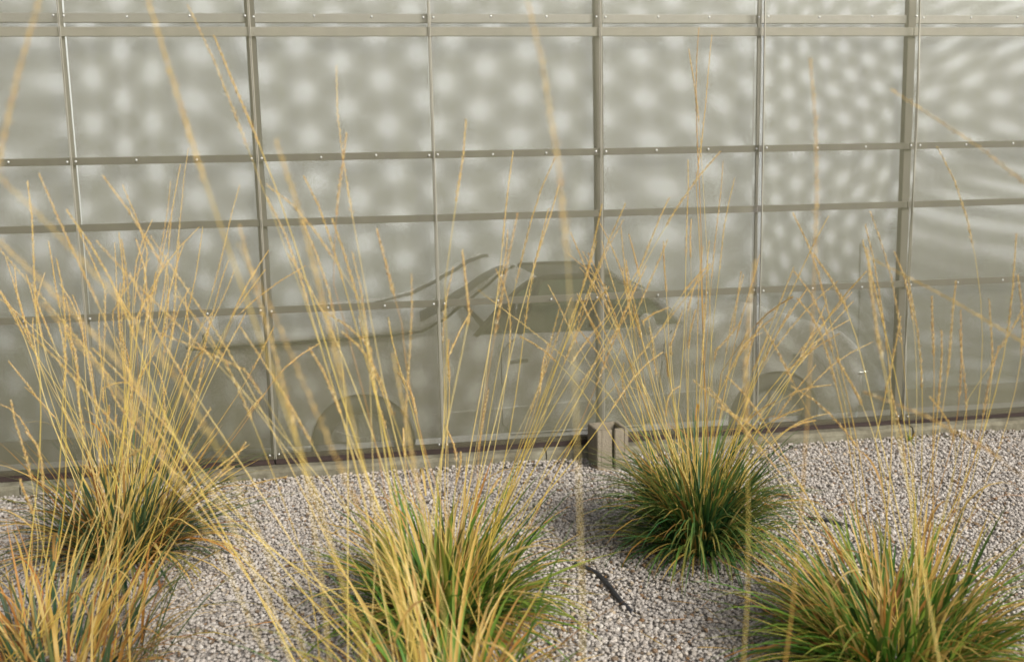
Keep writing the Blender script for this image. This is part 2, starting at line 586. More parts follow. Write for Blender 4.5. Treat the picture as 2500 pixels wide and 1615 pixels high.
me = bpy.data.meshes.new_from_object(body_tmp.evaluated_get(dg))
me.name = 'body'
for o in (body_tmp, cut):
    bpy.data.objects.remove(o, do_unlink=True)
me.polygons.foreach_set('use_smooth', [len(p.vertices) == 4 for p in me.polygons])
if not me.materials:
    me.materials.append(M_PAINT)
body = cobj('body', me, M_PAINT)
# panel gaps, vents, sill, handle: thin pieces set just proud of the side
def side_strip(name, pts, wd, mat, parent, off=0.004):
    V, F = [], []
    for i, (x, z) in enumerate(pts):
        a = Vector(pts[max(0, i - 1)])
        b = Vector(pts[min(len(pts) - 1, i + 1)])
        t = (b - a).normalized()
        nrm = Vector((-t.y, t.x)) * wd / 2
        sec = body_section(x)[:11]
        y = None
        for (y0, z0), (y1, z1) in zip(sec, sec[1:]):
            if z0 <= z <= z1:
                y = y0 + (y1 - y0) * (z - z0) / max(1e-6, z1 - z0)
        if y is None:
            y = YC - HW * 0.93
        V += [(x - nrm.x, y - off, z - nrm.y), (x + nrm.x, y - off, z + nrm.y), (x + nrm.x, y + 0.01, z + nrm.y), (x - nrm.x, y + 0.01, z - nrm.y)]
    for i in range(len(pts) - 1):
        for k in range(4):
            F.append((i * 4 + k, i * 4 + (k + 1) % 4, i * 4 + 4 + (k + 1) % 4, i * 4 + 4 + k))
    F += [(0, 1, 2, 3), tuple(len(V) - 1 - k for k in range(4))]
    return obj(name, mesh_from(name, V, F), mat, parent)
side_strip('door_gap', [(2.545, 0.68), (2.50, 0.66), (2.445, 0.60), (2.44, 0.45), (2.44, 0.12), (2.50, 0.04), (3.4, 0.04), (3.50, 0.12), (3.53, 0.4), (3.56, 0.6), (3.62, 0.69)], 0.008, M_GAP, body)
side_strip('door_handle', [(2.50, 0.535), (2.56, 0.54), (2.62, 0.543)], 0.022, M_GAP, body, 0.012)
side_strip('sill_moulding', [(1.98, 0.21), (2.4, 0.222), (3.1, 0.243), (3.9, 0.27)], 0.014, M_PAINT, body, 0.01)
side_strip('side_marker', [(4.48, 0.475), (4.56, 0.475)], 0.04, M_LAMP, body, 0.01)

# raised rear cover: a thick shell that sweeps up to a hoop at its front end
CLAM = [(0.41, 0.58, 0.700, 0.735), (0.44, 0.66, 0.703, 0.765), (0.57, 0.76, 0.717, 0.785), (1.0, 0.835, 0.735, 0.795), (1.27, 0.85, 0.749, 0.803), (1.66, 0.855, 0.760, 0.835),
        (1.91, 0.85, 0.777, 0.88), (2.05, 0.84, 0.838, 0.945), (2.20, 0.81, 0.937, 1.03), (2.347, 0.78, 1.037, 1.118), (2.435, 0.75, 1.105, 1.150), (2.475, 0.73, 1.135, 1.152)]
def clam_shell(shrink, drop):
    rr = []
    for k in range(46):
        x = 0.41 + (2.475 - 0.41) * k / 45
        w, ze, zt = lerp_table(CLAM, x)
        w -= shrink
        row = []
        for j in range(17):
            a = -PI / 2 + PI * j / 16
            sy = math.copysign(abs(math.sin(a)) ** 0.75, math.sin(a))
            cz = abs(math.cos(a)) ** 0.55
            row.append((x + 0.07 * cz * max(0, (x - 1.9)) , YC + w * sy, ze + (zt - ze) * cz - drop * (1 if cz > 0.05 else 0)))
        rr.append(row)
    return rr
outer, inner_ = clam_shell(0, 0), clam_shell(0.03, 0.028)
V = [p for row in outer for p in row] + [p for row in inner_ for p in row]
nn, mm = len(outer), 17
off = nn * mm
F = []
for a in range(nn - 1):
    for b in range(mm - 1):
        q = a * mm + b
        F.append((q, q + mm, q + mm + 1, q + 1))
        F.append((off + q, off + q + 1, off + q + mm + 1, off + q + mm))
for b in range(mm - 1):
    F.append((b, b + 1, off + b + 1, off + b))
    q = (nn - 1) * mm + b
    F.append((q, off + q, off + q + 1, q + 1))
for a in range(nn - 1):
    for b in (0, mm - 1):
        q = a * mm + b
        F.append((q, off + q, off + q + mm, q + mm))
clam = cobj('rear_cover', mesh_from('rear_cover', V, F, True), M_PAINT)
# dark rubber edge along the near side and the hoop
edge = [(p[0], p[1] - 0.006, p[2] - 0.012) for p in [outer[a][0] for a in range(0, nn, 1)]]
v_, f_, _ = tube(edge, [0.009] * len(edge), 6)
obj('edge_seal', mesh_from('edge_seal', v_, f_, True), M_BLACK, clam)
hoop = [(x + 0.004, y, z - 0.02) for x, y, z in outer[-1]]
v_, f_, _ = tube(hoop, [0.012] * len(hoop), 6)
obj('hoop_seal', mesh_from('hoop_seal', v_, f_, True), M_BLACK, clam)
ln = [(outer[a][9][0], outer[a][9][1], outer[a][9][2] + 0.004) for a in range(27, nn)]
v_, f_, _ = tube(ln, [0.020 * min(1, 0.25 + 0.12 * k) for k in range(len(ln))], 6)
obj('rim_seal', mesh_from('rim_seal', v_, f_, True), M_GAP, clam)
V, F = [], []  # plain dark band just proud of the cover, following its lower near edge
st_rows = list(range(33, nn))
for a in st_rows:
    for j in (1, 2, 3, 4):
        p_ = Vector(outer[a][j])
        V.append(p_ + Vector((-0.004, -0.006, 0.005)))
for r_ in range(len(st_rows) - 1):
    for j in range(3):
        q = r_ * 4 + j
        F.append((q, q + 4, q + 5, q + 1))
obj('dark_band', mesh_from('dark_band', V, F, True), M_GAP, clam)
tl = bmesh.new()
add_box(tl, 0.545, 0.556, YC - 0.80, YC - 0.70, 0.715, 0.80)
obj('tail_seam', tl, M_BLACK, clam)

# greenhouse
def gy(z, top):            # half width of the cabin at a height
    t = (z - 0.70) / 0.32
    return 0.765 - 0.20 * t - 0.02 * t * t
SIDE_LO = [(2.29, 0.705), (2.55, 0.705), (3.09, 0.70), (3.66, 0.725)]
SIDE_HI = [(2.53, 0.93), (2.66, 1.00), (3.14, 1.005), (3.46, 0.90)]
OUTL = [(2.283, 0.704), (2.405, 0.815), (2.543, 0.93), (2.608, 0.98), (2.693, 1.03), (2.79, 1.052), (2.966, 1.056), (3.18, 1.054), (3.263, 1.05), (3.494, 0.915), (3.662, 0.757), (3.712, 0.718)]
def side_glass(sgn, name):
    V, F = [], []
    top = OUTL
    n = len(top)
    for x, z in top:
        V.append((x, YC + sgn * gy(z, 1), z))
    for x, z in top:
        zz = min(z, 0.704 + 0.014 * max(0, (x - 3.1) / 0.6))
        V.append((x, YC + sgn * gy(zz, 1), zz - 0.012))
    for k in range(n - 1):
        F.append((k, k + 1, n + k + 1, n + k))
    return cobj(name, mesh_from(name, V, F), M_GLASS)
side_glass(-1, 'side_window')
side_glass(1, 'side_window')
# window frame (dark) on both sides, bright strip on the windscreen pillar
for sgn in (-1, 1):
    pts = [(x, YC + sgn * (gy(z, 1) + 0.004), z) for x, z in (OUTL[:9] if sgn < 0 else OUTL[5:9])]
    v_, f_, _ = tube(pts, [0.020] * len(pts), 6)
    fr = cobj('window_frame', mesh_from('window_frame', v_, f_, True), M_BLACK)
    pts = [(x + 0.01, YC + sgn * (gy(z, 1) + 0.006), z + 0.008) for x, z in OUTL[8:]]
    v_, f_, _ = tube(pts, [0.022] * len(pts), 6)
    cobj('windscreen_pillar', mesh_from('windscreen_pillar', v_, f_, True), M_PAINT)
    pts = [(2.58, YC + sgn * 0.758, 0.705), (2.66, YC + sgn * 0.68, 0.86), (2.76, YC + sgn * 0.555, 1.04)]
    v_, f_, _ = tube(pts, [0.022] * 3, 6)
    cobj('door_pillar', mesh_from('door_pillar', v_, f_, True), M_BLACK)
    pts = [(2.55, YC + sgn * 0.70, 0.80), (2.60, YC + sgn * 0.64, 0.94)]
    v_, f_, _ = tube(pts, [0.012] * 2, 6)
    cobj('quarter_light_bar', mesh_from('quarter_light_bar', v_, f_, True), M_CHROME)
def skin(lo, hi, name, mat, nb=9, crown=0.03):
    """a curved sheet between two lines across the car"""
    V, F = [], []
    for (x, z, w, bow) in lo + hi:
        for j in range(nb):
            t = -1 + 2 * j / (nb - 1)
            V.append((x + bow * (1 - t * t), YC + w * t, z + crown * (1 - t * t)))
    m = len(lo + hi)
    for a in range(m - 1):
        for b in range(nb - 1):
            q = a * nb + b
            F.append((q, q + nb, q + nb + 1, q + 1))
    return cobj(name, mesh_from(name, V, F, True), mat)
skin([(3.712, 0.718, gy(0.718, 1), 0.14), (3.494, 0.915, gy(0.915, 1), 0.12)], [(3.263, 1.05, gy(1.05, 1), 0.08)], 'windscreen', M_GLASS, crown=0.012)
skin([(3.263, 1.05, gy(1.05, 1), 0.08), (2.966, 1.056, gy(1.056, 1), 0.02)], [(2.79, 1.052, gy(1.052, 1), 0.0)], 'roof', M_BLACK, crown=0.006)
skin([(2.775, 1.048, gy(1.05, 1) - 0.012, 0.0), (2.60, 0.965, gy(0.97, 1) - 0.012, 0.0)], [(2.295, 0.70, gy(0.70, 1) - 0.012, 0.0)], 'rear_bulkhead', M_PAINT, crown=0.006)
# dark cabin: seats, dash, door tops
bm = bmesh.new()
for yy in (YC - 0.36, YC + 0.36):
    add_box(bm, 2.62, 3.05, yy - 0.24, yy + 0.24, 0.30, 0.50, bev=0.05)
    add_box(bm, 2.50, 2.66, yy - 0.24, yy + 0.24, 0.40, 0.88, bev=0.05)
add_box(bm, 3.22, 3.70, YC - 0.68, YC + 0.68, 0.45, 0.735, bev=0.04)
add_box(bm, 2.34, 2.48, YC - 0.70, YC + 0.70, 0.40, 0.77, bev=0.03)
cobj('cabin_interior', bm, M_SEAT)
sw = [(3.12 + 0.05 * math.sin(a), YC - 0.36 + 0.18 * math.cos(a), 0.70 + 0.17 * math.sin(a)) for a in np.linspace(0, 2 * PI, 21)]
v_, f_, _ = tube(sw, [0.014] * 21, 6)
cobj('steering_wheel', mesh_from('steering_wheel', v_, f_, True), M_SEAT)
# near door mirror
bm = bmesh.new()
bmesh.ops.create_uvsphere(bm, u_segments=14, v_segments=8, radius=1.0)
bmesh.ops.scale(bm, vec=(0.06, 0.055, 0.075), verts=bm.verts)
bmesh.ops.translate(bm, vec=(3.42, YC - 0.90, 0.755), verts=bm.verts)
for f in bm.faces:
    f.smooth = True
mi = cobj('door_mirror', bm, M_PAINT)
obj('mirror_arm', box(3.41, 3.44, YC - 0.90, YC - 0.74, 0.69, 0.715, bev=0.006), M_BLACK, mi)
# wheels
def wheel(ax, sgn):
    y = YC + sgn * (HW - 0.12)
    R = 0.328
    prof = [(0.66, -0.10), (0.86, -0.105), (0.97, -0.085), (1.0, -0.04), (1.0, 0.04), (0.97, 0.085), (0.86, 0.105), (0.66, 0.10)]
    V, F = [], []
    ns = 28
    for k in range(ns):
        a = 2 * PI * k / ns
        for r, dy in prof:
            V.append((R * r * math.cos(a), dy, R * r * math.sin(a)))
    m = len(prof)
    for k in range(ns):
        for j in range(m):
            F.append((k * m + j, k * m + (j + 1) % m, ((k + 1) % ns) * m + (j + 1) % m, ((k + 1) % ns) * m + j))
    w = obj('wheel', mesh_from('tyre', V, F, True), M_TYRE, car)
    w.location = (ax, y, WZ + CZ)
    bm = bmesh.new()
    for k in range(5):
        a = 2 * PI * k / 5 + 0.3
        r = bmesh.ops.create_cube(bm, size=1.0)
        bmesh.ops.transform(bm, matrix=Matrix.Rotation(-a, 4, 'Y') @ Matrix.Translation((0.105, sgn * 0.06, 0)) @ Matrix.Diagonal((0.16, 0.03, 0.055, 1)), verts=r['verts'])
    bmesh.ops.create_cone(bm, cap_ends=True, segments=16, radius1=0.05, radius2=0.045, depth=0.05, matrix=Matrix.Translation((0, sgn * 0.065, 0)) @ Matrix.Rotation(PI / 2, 4, 'X'))
    bmesh.ops.create_cone(bm, cap_ends=True, segments=24, radius1=0.222, radius2=0.222, depth=0.02, matrix=Matrix.Translation((0, sgn * 0.045, 0)) @ Matrix.Rotation(PI / 2, 4, 'X'))
    obj('rim', bm, M_RIM, w)
for ax in AXLES:
    for sgn in (-1, 1):
        wheel(ax, sgn)
# lamps on the nose
for sgn in (-1, 1):
    bm = bmesh.new()
    bmesh.ops.create_uvsphere(bm, u_segments=14, v_segments=8, radius=1.0)
    bmesh.ops.scale(bm, vec=(0.10, 0.085, 0.055), verts=bm.verts)
    bmesh.ops.rotate(bm, cent=(0, 0, 0), matrix=Matrix.Rotation(0.5, 3, 'Y'), verts=bm.verts)
    bmesh.ops.translate(bm, vec=(4.82, YC + sgn * 0.60, 0.615), verts=bm.verts)
    for f in bm.faces:
        f.smooth = True
    cobj('headlight', bm, M_LAMP)
    cobj('indicator', box(5.06, 5.13, YC + sgn * 0.60 - 0.09, YC + sgn * 0.60 + 0.06, 0.285, 0.305, bev=0.004), M_LAMP)

# ------------------------------------------------------------------ gravel: crushed stones scattered over the bed
peb = bpy.data.collections.new('stone_shapes')
for k in range(7):
    bm = bmesh.new()
    bmesh.ops.create_icosphere(bm, subdivisions=1, radius=1.0)
    sx, sy, sz = random.uniform(0.9, 1.25), random.uniform(0.75, 1.0), random.uniform(0.5, 0.8)
    for v in bm.verts:
        n = 1 + 0.28 * noise.noise(v.co * 1.7 + Vector((k * 7.3, 0, 0))) + random.uniform(-0.13, 0.13)
        v.co = Vector((v.co.x * sx * n, v.co.y * sy * n, v.co.z * sz * n))
    pm = bpy.data.meshes.new('stone')
    bm.to_mesh(pm)
    bm.free()
    pm.materials.append(M_GRAVEL)
    peb.objects.link(bpy.data.objects.new('stone', pm))

def scatter_group():
    ng = bpy.data.node_groups.new('scatter_stones', 'GeometryNodeTree')
    ng.interface.new_socket('Geometry', in_out='INPUT', socket_type='NodeSocketGeometry')
    ng.interface.new_socket('Geometry', in_out='OUTPUT', socket_type='NodeSocketGeometry')
    nd = lambda t: ng.nodes.new(t)
    gi, go = nd('NodeGroupInput'), nd('NodeGroupOutput')
    outs = []
    for seed, dmin, dens, s0, s1, zoff in ((1, 0.0122, 7600, 0.0050, 0.0115, 0.0), (5, 0.021, 1700, 0.0060, 0.0135, 0.0062)):
        dp = nd('GeometryNodeDistributePointsOnFaces')
        dp.distribute_method = 'POISSON'
        dp.inputs['Distance Min'].default_value = dmin
        dp.inputs['Density Max'].default_value = dens
        dp.inputs['Seed'].default_value = seed
        ng.links.new(gi.outputs[0], dp.inputs['Mesh'])
        sp = nd('GeometryNodeSetPosition')
        ng.links.new(dp.outputs['Points'], sp.inputs['Geometry'])
        rz = nd('FunctionNodeRandomValue')
        rz.data_type = 'FLOAT_VECTOR'
        rz.inputs[0].default_value = (0, 0, zoff - 0.003)
        rz.inputs[1].default_value = (0, 0, zoff + 0.003)
        rz.inputs['Seed'].default_value = seed + 11
        ng.links.new(rz.outputs[0], sp.inputs['Offset'])
        ci = nd('GeometryNodeCollectionInfo')
        ci.inputs['Collection'].default_value = peb
        ci.inputs['Separate Children'].default_value = True
        ci.inputs['Reset Children'].default_value = True
        io = nd('GeometryNodeInstanceOnPoints')
        io.inputs['Pick Instance'].default_value = True
        ng.links.new(sp.outputs[0], io.inputs['Points'])
        ng.links.new(ci.outputs[0], io.inputs['Instance'])
        rr = nd('FunctionNodeRandomValue')
        rr.data_type = 'FLOAT_VECTOR'
        rr.inputs[0].default_value = (-0.5, -0.5, 0)
        rr.inputs[1].default_value = (0.5, 0.5, 6.283)
        rr.inputs['Seed'].default_value = seed + 3
        ng.links.new(rr.outputs[0], io.inputs['Rotation'])
        rs = nd('FunctionNodeRandomValue')
        rs.data_type = 'FLOAT'
        rs.inputs[2].default_value = s0
        rs.inputs[3].default_value = s1
        rs.inputs['Seed'].default_value = seed + 4
        ng.links.new(rs.outputs[1], io.inputs['Scale'])
        outs.append(io)
    jn = nd('GeometryNodeJoinGeometry')
    for o in outs:
        ng.links.new(o.outputs[0], jn.inputs[0])
    ng.links.new(jn.outputs[0], go.inputs[0])
    return ng
V, F = [], []
gx, gyn = 60, 30
for b in range(gyn + 1):
    for a in range(gx + 1):
        x, y = -1.4 + 8.4 * a / gx, -3.75 + 3.69 * b / gyn
        V.append((x, y, -0.004 + 0.010 * noise.noise(Vector((x * 1.4, y * 1.4, 3))) + max(0, 0.022 + 0.02 * noise.noise(Vector((x * 2.3, 0, 8)))) * max(0, 1 - (-0.06 - y) / 0.16) ** 2))
for b in range(gyn):
    for a in range(gx):
        q = b * (gx + 1) + a
        F.append((q, q + 1, q + gx + 2, q + gx + 1))
gravel = obj('gravel', mesh_from('gravel', V, F), M_GRAVEL)
gravel['kind'] = 'stuff'
gravel['label'] = 'pale grey crushed gravel spread in front of the screen'
gravel['category'] = 'gravel'
gmod = gravel.modifiers.new('scatter', 'NODES')
gmod.node_group = scatter_group()

# ------------------------------------------------------------------ cinder block standing against the kerb
def cinder_block():
    bm = bmesh.new()
    t = 0.027
    a, b, h = 0.098, 0.098, 0.262
    # four walls butted together around the open core; the front one is split by a slot
    add_box(bm, -a, -a + t, -b, b, 0, h)
    add_box(bm, a - t, a, -b, b, 0, h)
    add_box(bm, -a + t, a - t, b - t, b, 0, h)
    add_box(bm, -a + t, -0.005, -b, -b + t, 0, h - 0.001)
    add_box(bm, 0.011, a - t, -b, -b + t, 0, h - 0.001)
    bmesh.ops.remove_doubles(bm, verts=bm.verts, dist=0.0005)
    bmesh.ops.bevel(bm, geom=[e for e in bm.edges if len(e.link_faces) == 2 and e.calc_face_angle(0) > 1.0], offset=0.004, segments=2, affect='EDGES')
    bmesh.ops.triangulate(bm, faces=bm.faces)
    bmesh.ops.subdivide_edges(bm, edges=[e for e in bm.edges if e.calc_length() > 0.05], cuts=3)
    for v in bm.verts:
        v.co += Vector([noise.noise(v.co * 45 + Vector((k * 9, 0, 0))) for k in range(3)]) * 0.0022
    return bm
blk = obj('cinder_block', cinder_block(), M_BLOCK)
blk.location = (2.985, -0.165, -0.02)
blk.rotation_euler = (0, 0, math.radians(4))
tag(blk, 'weathered open-cored concrete block standing upright against the kerb', 'concrete block')

# ------------------------------------------------------------------ irrigation hoses, twig
def hose(name, pts, r, mat, label, cat):
    P = []
    pts = [Vector(p) for p in pts]
    for i in range(len(pts) - 1):
        p0, p1, p2, p3 = pts[max(0, i - 1)], pts[i], pts[i + 1], pts[min(len(pts) - 1, i + 2)]
        for k in range(8):
            t = k / 8
            P.append(0.5 * ((2 * p1) + (p2 - p0) * t + (2 * p0 - 5 * p1 + 4 * p2 - p3) * t * t + (3 * p1 - p0 - 3 * p2 + p3) * t ** 3))
    P.append(pts[-1])
    v, f, _ = tube(P, [r] * len(P), 10)
    o = obj(name, mesh_from(name, v, f, True), mat)
    tag(o, label, cat)
    return o
hose('irrigation_hose', [(2.44, -1.68, 0.004), (2.47, -1.74, 0.012), (2.51, -1.83, 0.010), (2.525, -1.97, 0.011), (2.535, -2.10, 0.006), (2.56, -2.2, -0.008)], 0.0105, M_HOSE,
     'short black irrigation hose half buried in gravel between the grass clumps', 'hose')
hose('fallen_twig', [(3.62, -0.86, 0.012), (3.68, -0.93, 0.016), (3.75, -1.0, 0.012), (3.80, -1.02, 0.006)], 0.007, M_TWIG,
     'dark brown twig lying on the gravel right of the round clump', 'twig')
hose('dripper_pipe', [(3.72, -1.34, 0.006), (3.79, -1.42, 0.012), (3.87, -1.5, 0.004)], 0.010, M_HOSE,
     'stub of dark pipe in the gravel at the edge of the right grass clump', 'pipe')

# ------------------------------------------------------------------ grasses
def blade_verts(L, w, bend, seg=7, twist=0.3, fold=0.25):
    """local blade growing from the origin, bending over towards +X"""
    V, U = [], []
    p = Vector((0, 0, 0))
    for i in range(seg + 1):
        t = i / seg
        th = bend * t ** 1.4
        if i:
            p = p + Vector((math.sin(th), 0, math.cos(th))) * (L / seg)
        ww = w * min(1.0, 0.55 + 1.8 * t) * (1 - t ** 2.6) + w * 0.04
        tw = twist * t
        side = Vector((math.sin(tw) * 0.4, math.cos(tw), 0)).normalized()
        nrm = Vector((math.cos(th), 0, -math.sin(th)))
        V += [p - side * ww / 2, p + nrm * ww * fold, p + side * ww / 2]
        U += [(0, t), (0.5, t), (1, t)]
    return V, U
BF = []
for i in range(7):
    q = i * 3
    BF += [(q, q + 1, q + 4, q + 3), (q + 1, q + 2, q + 5, q + 4)]
PROTO = []
for k in range(14):
    bend = [0.25, 0.5, 0.8, 1.1, 1.4, 1.8, 2.2][k % 7]
    PROTO.append((bend, blade_verts(1.0, 1.0 / 55, bend + random.uniform(-0.1, 0.1), twist=random.uniform(-0.8, 0.8))))

def pick_proto(b0, b1):
    c = [k for k, (b, _) in enumerate(PROTO) if b0 <= b <= b1]
    return random.choice(c)

PROTO_MESH = {}
def proto_mesh(k, mat):
    key = (k, mat.name)
    if key not in PROTO_MESH:
        m = mesh_from('blade', PROTO[k][1][0], BF, True, PROTO[k][1][1])
        m.materials.append(mat)
        PROTO_MESH[key] = m
    return PROTO_MESH[key]

def foliage(plant, n, n_single, length, tilt, bend, width, base_r, mat, lean=(0, 0), mat2=None, share2=0.0, lenpow=1.0):
    specs = []
    for _ in range(n):
        az = random.uniform(0, 2 * PI)
        rr = base_r * math.sqrt(random.random())
        L = length[0] + (length[1] - length[0]) * random.random() ** lenpow
        th = math.radians(tilt[0] + (tilt[1] - tilt[0]) * random.random())
        k = pick_proto(*bend)
        wv = random.uniform(*width) / (L / 55)
        M = Matrix.Translation((rr * math.cos(az), rr * math.sin(az), 0.0)) @ Matrix.Rotation(az + random.uniform(-0.5, 0.5), 4, 'Z') @ Matrix.Rotation(th, 4, 'Y')
        sh = Matrix.Identity(4)
        sh[0][2], sh[1][2] = lean
        M = sh @ M
        M = M @ Matrix.Diagonal((L, L * wv, L, 1))
        specs.append((L * wv, k, M, mat2 if mat2 and random.random() < share2 else mat))
    order = sorted(range(n), key=lambda i: -specs[i][0] * random.uniform(0.6, 1))
    for i in order[:n_single]:
        _, k, M, m = specs[i]
        o = bpy.data.objects.new('blade', proto_mesh(k, m))
        COL.objects.link(o)
        o.parent = plant
        loc, rot, sca = M.decompose()
        o.location, o.rotation_mode, o.rotation_quaternion, o.scale = loc, 'QUATERNION', rot, sca
    for mt in {s[3].name: s[3] for s in specs}.values():
        V, F, U = [], [], []
        for i in order[n_single:]:
            _, k, M, m = specs[i]
            if m is not mt:
                continue
            b0 = len(V)
            V += [M @ v for v in PROTO[k][1][0]]
            U += PROTO[k][1][1]
            F += [tuple(q + b0 for q in f) for f in BF]
        if V:
            o = obj('foliage', mesh_from('foliage', V, F, True, U), mt, plant)
            o['kind'] = 'stuff'

def bez(b, c, t_, u):
    return b * (1 - u) ** 2 + c * (2 * u * (1 - u)) + t_ * u * u

def make_stem(plant, b, c, t_, r0=0.0019, head=True, hook=0.0):
    """b, c, t_ in the plant's own frame"""
    n = 12
    P = [bez(b, c, t_, k / n) for k in range(n + 1)]
    wob = random.uniform(0, 6)
    for k in range(1, n):
        P[k] = P[k] + Vector((math.sin(k * 0.9 + wob), math.cos(k * 0.7 + wob), 0)) * 0.006
    if random.random() < 0.22:                       # a creased stem
        kk = random.randint(6, 10)
        sd = Vector((random.uniform(-0.06, 0.06), random.uniform(-0.04, 0.04), -random.uniform(0, 0.04)))
        for k in range(kk + 1, n + 1):
            P[k] = P[k] + sd * (k - kk)
    if hook:
        d = (P[-1] - P[-4])
        for k in (-3, -2, -1):
            P[k] = P[k] + Vector((math.copysign(hook, d.x), 0, -hook * 0.9)) * ((4 + k) / 3) ** 2
    R = [r0 * (1 - 0.62 * k / n) for k in range(n + 1)]
    v, f, u = tube(P, R, 4, False)
    st = obj('stem', mesh_from('stem', v, f, True, u), M_STEM, plant)
    if head:
        V, F, U = [], [], []
        L = (t_ - b).length
        a0 = 1 - random.uniform(0.18, 0.34)
        cnt = random.randint(60, 100)
        for q in range(cnt):
            uu = a0 + (1 - a0) * (q / cnt)
            i = min(n - 1, int(uu * n))
            fr = uu * n - i
            p = P[i].lerp(P[i + 1], fr)
            d = (P[i + 1] - P[i]).normalized()
            az = q * 2.4 + wob
            s1 = d.orthogonal().normalized()
            s2 = d.cross(s1)
            out = s1 * math.cos(az) + s2 * math.sin(az)
            sl = random.uniform(0.010, 0.021) * (1.15 - 0.6 * q / cnt)
            ax = (d * 0.85 + out * random.uniform(0.12, 0.5)).normalized()
            lat = ax.cross(d)
            lat = lat.normalized() if lat.length > 1e-4 else s1
            nb = lat.cross(ax)
            o0 = p + out * 0.0012
            wdt = 0.0017
            b0 = len(V)
            V += [o0, o0 + ax * sl * 0.45 + lat * wdt, o0 + ax * sl * 0.45 - lat * wdt, o0 + ax * sl * 0.45 + nb * wdt, o0 + ax * sl]
            F += [(b0, b0 + 1, b0 + 3), (b0, b0 + 3, b0 + 2), (b0 + 4, b0 + 3, b0 + 1), (b0 + 4, b0 + 2, b0 + 3), (b0, b0 + 2, b0 + 1), (b0 + 4, b0 + 1, b0 + 2)]
            U += [(0, 0.3)] * 5
        obj('seed_head', mesh_from('seed_head', V, F, False, U), M_HEAD, st)
    return st

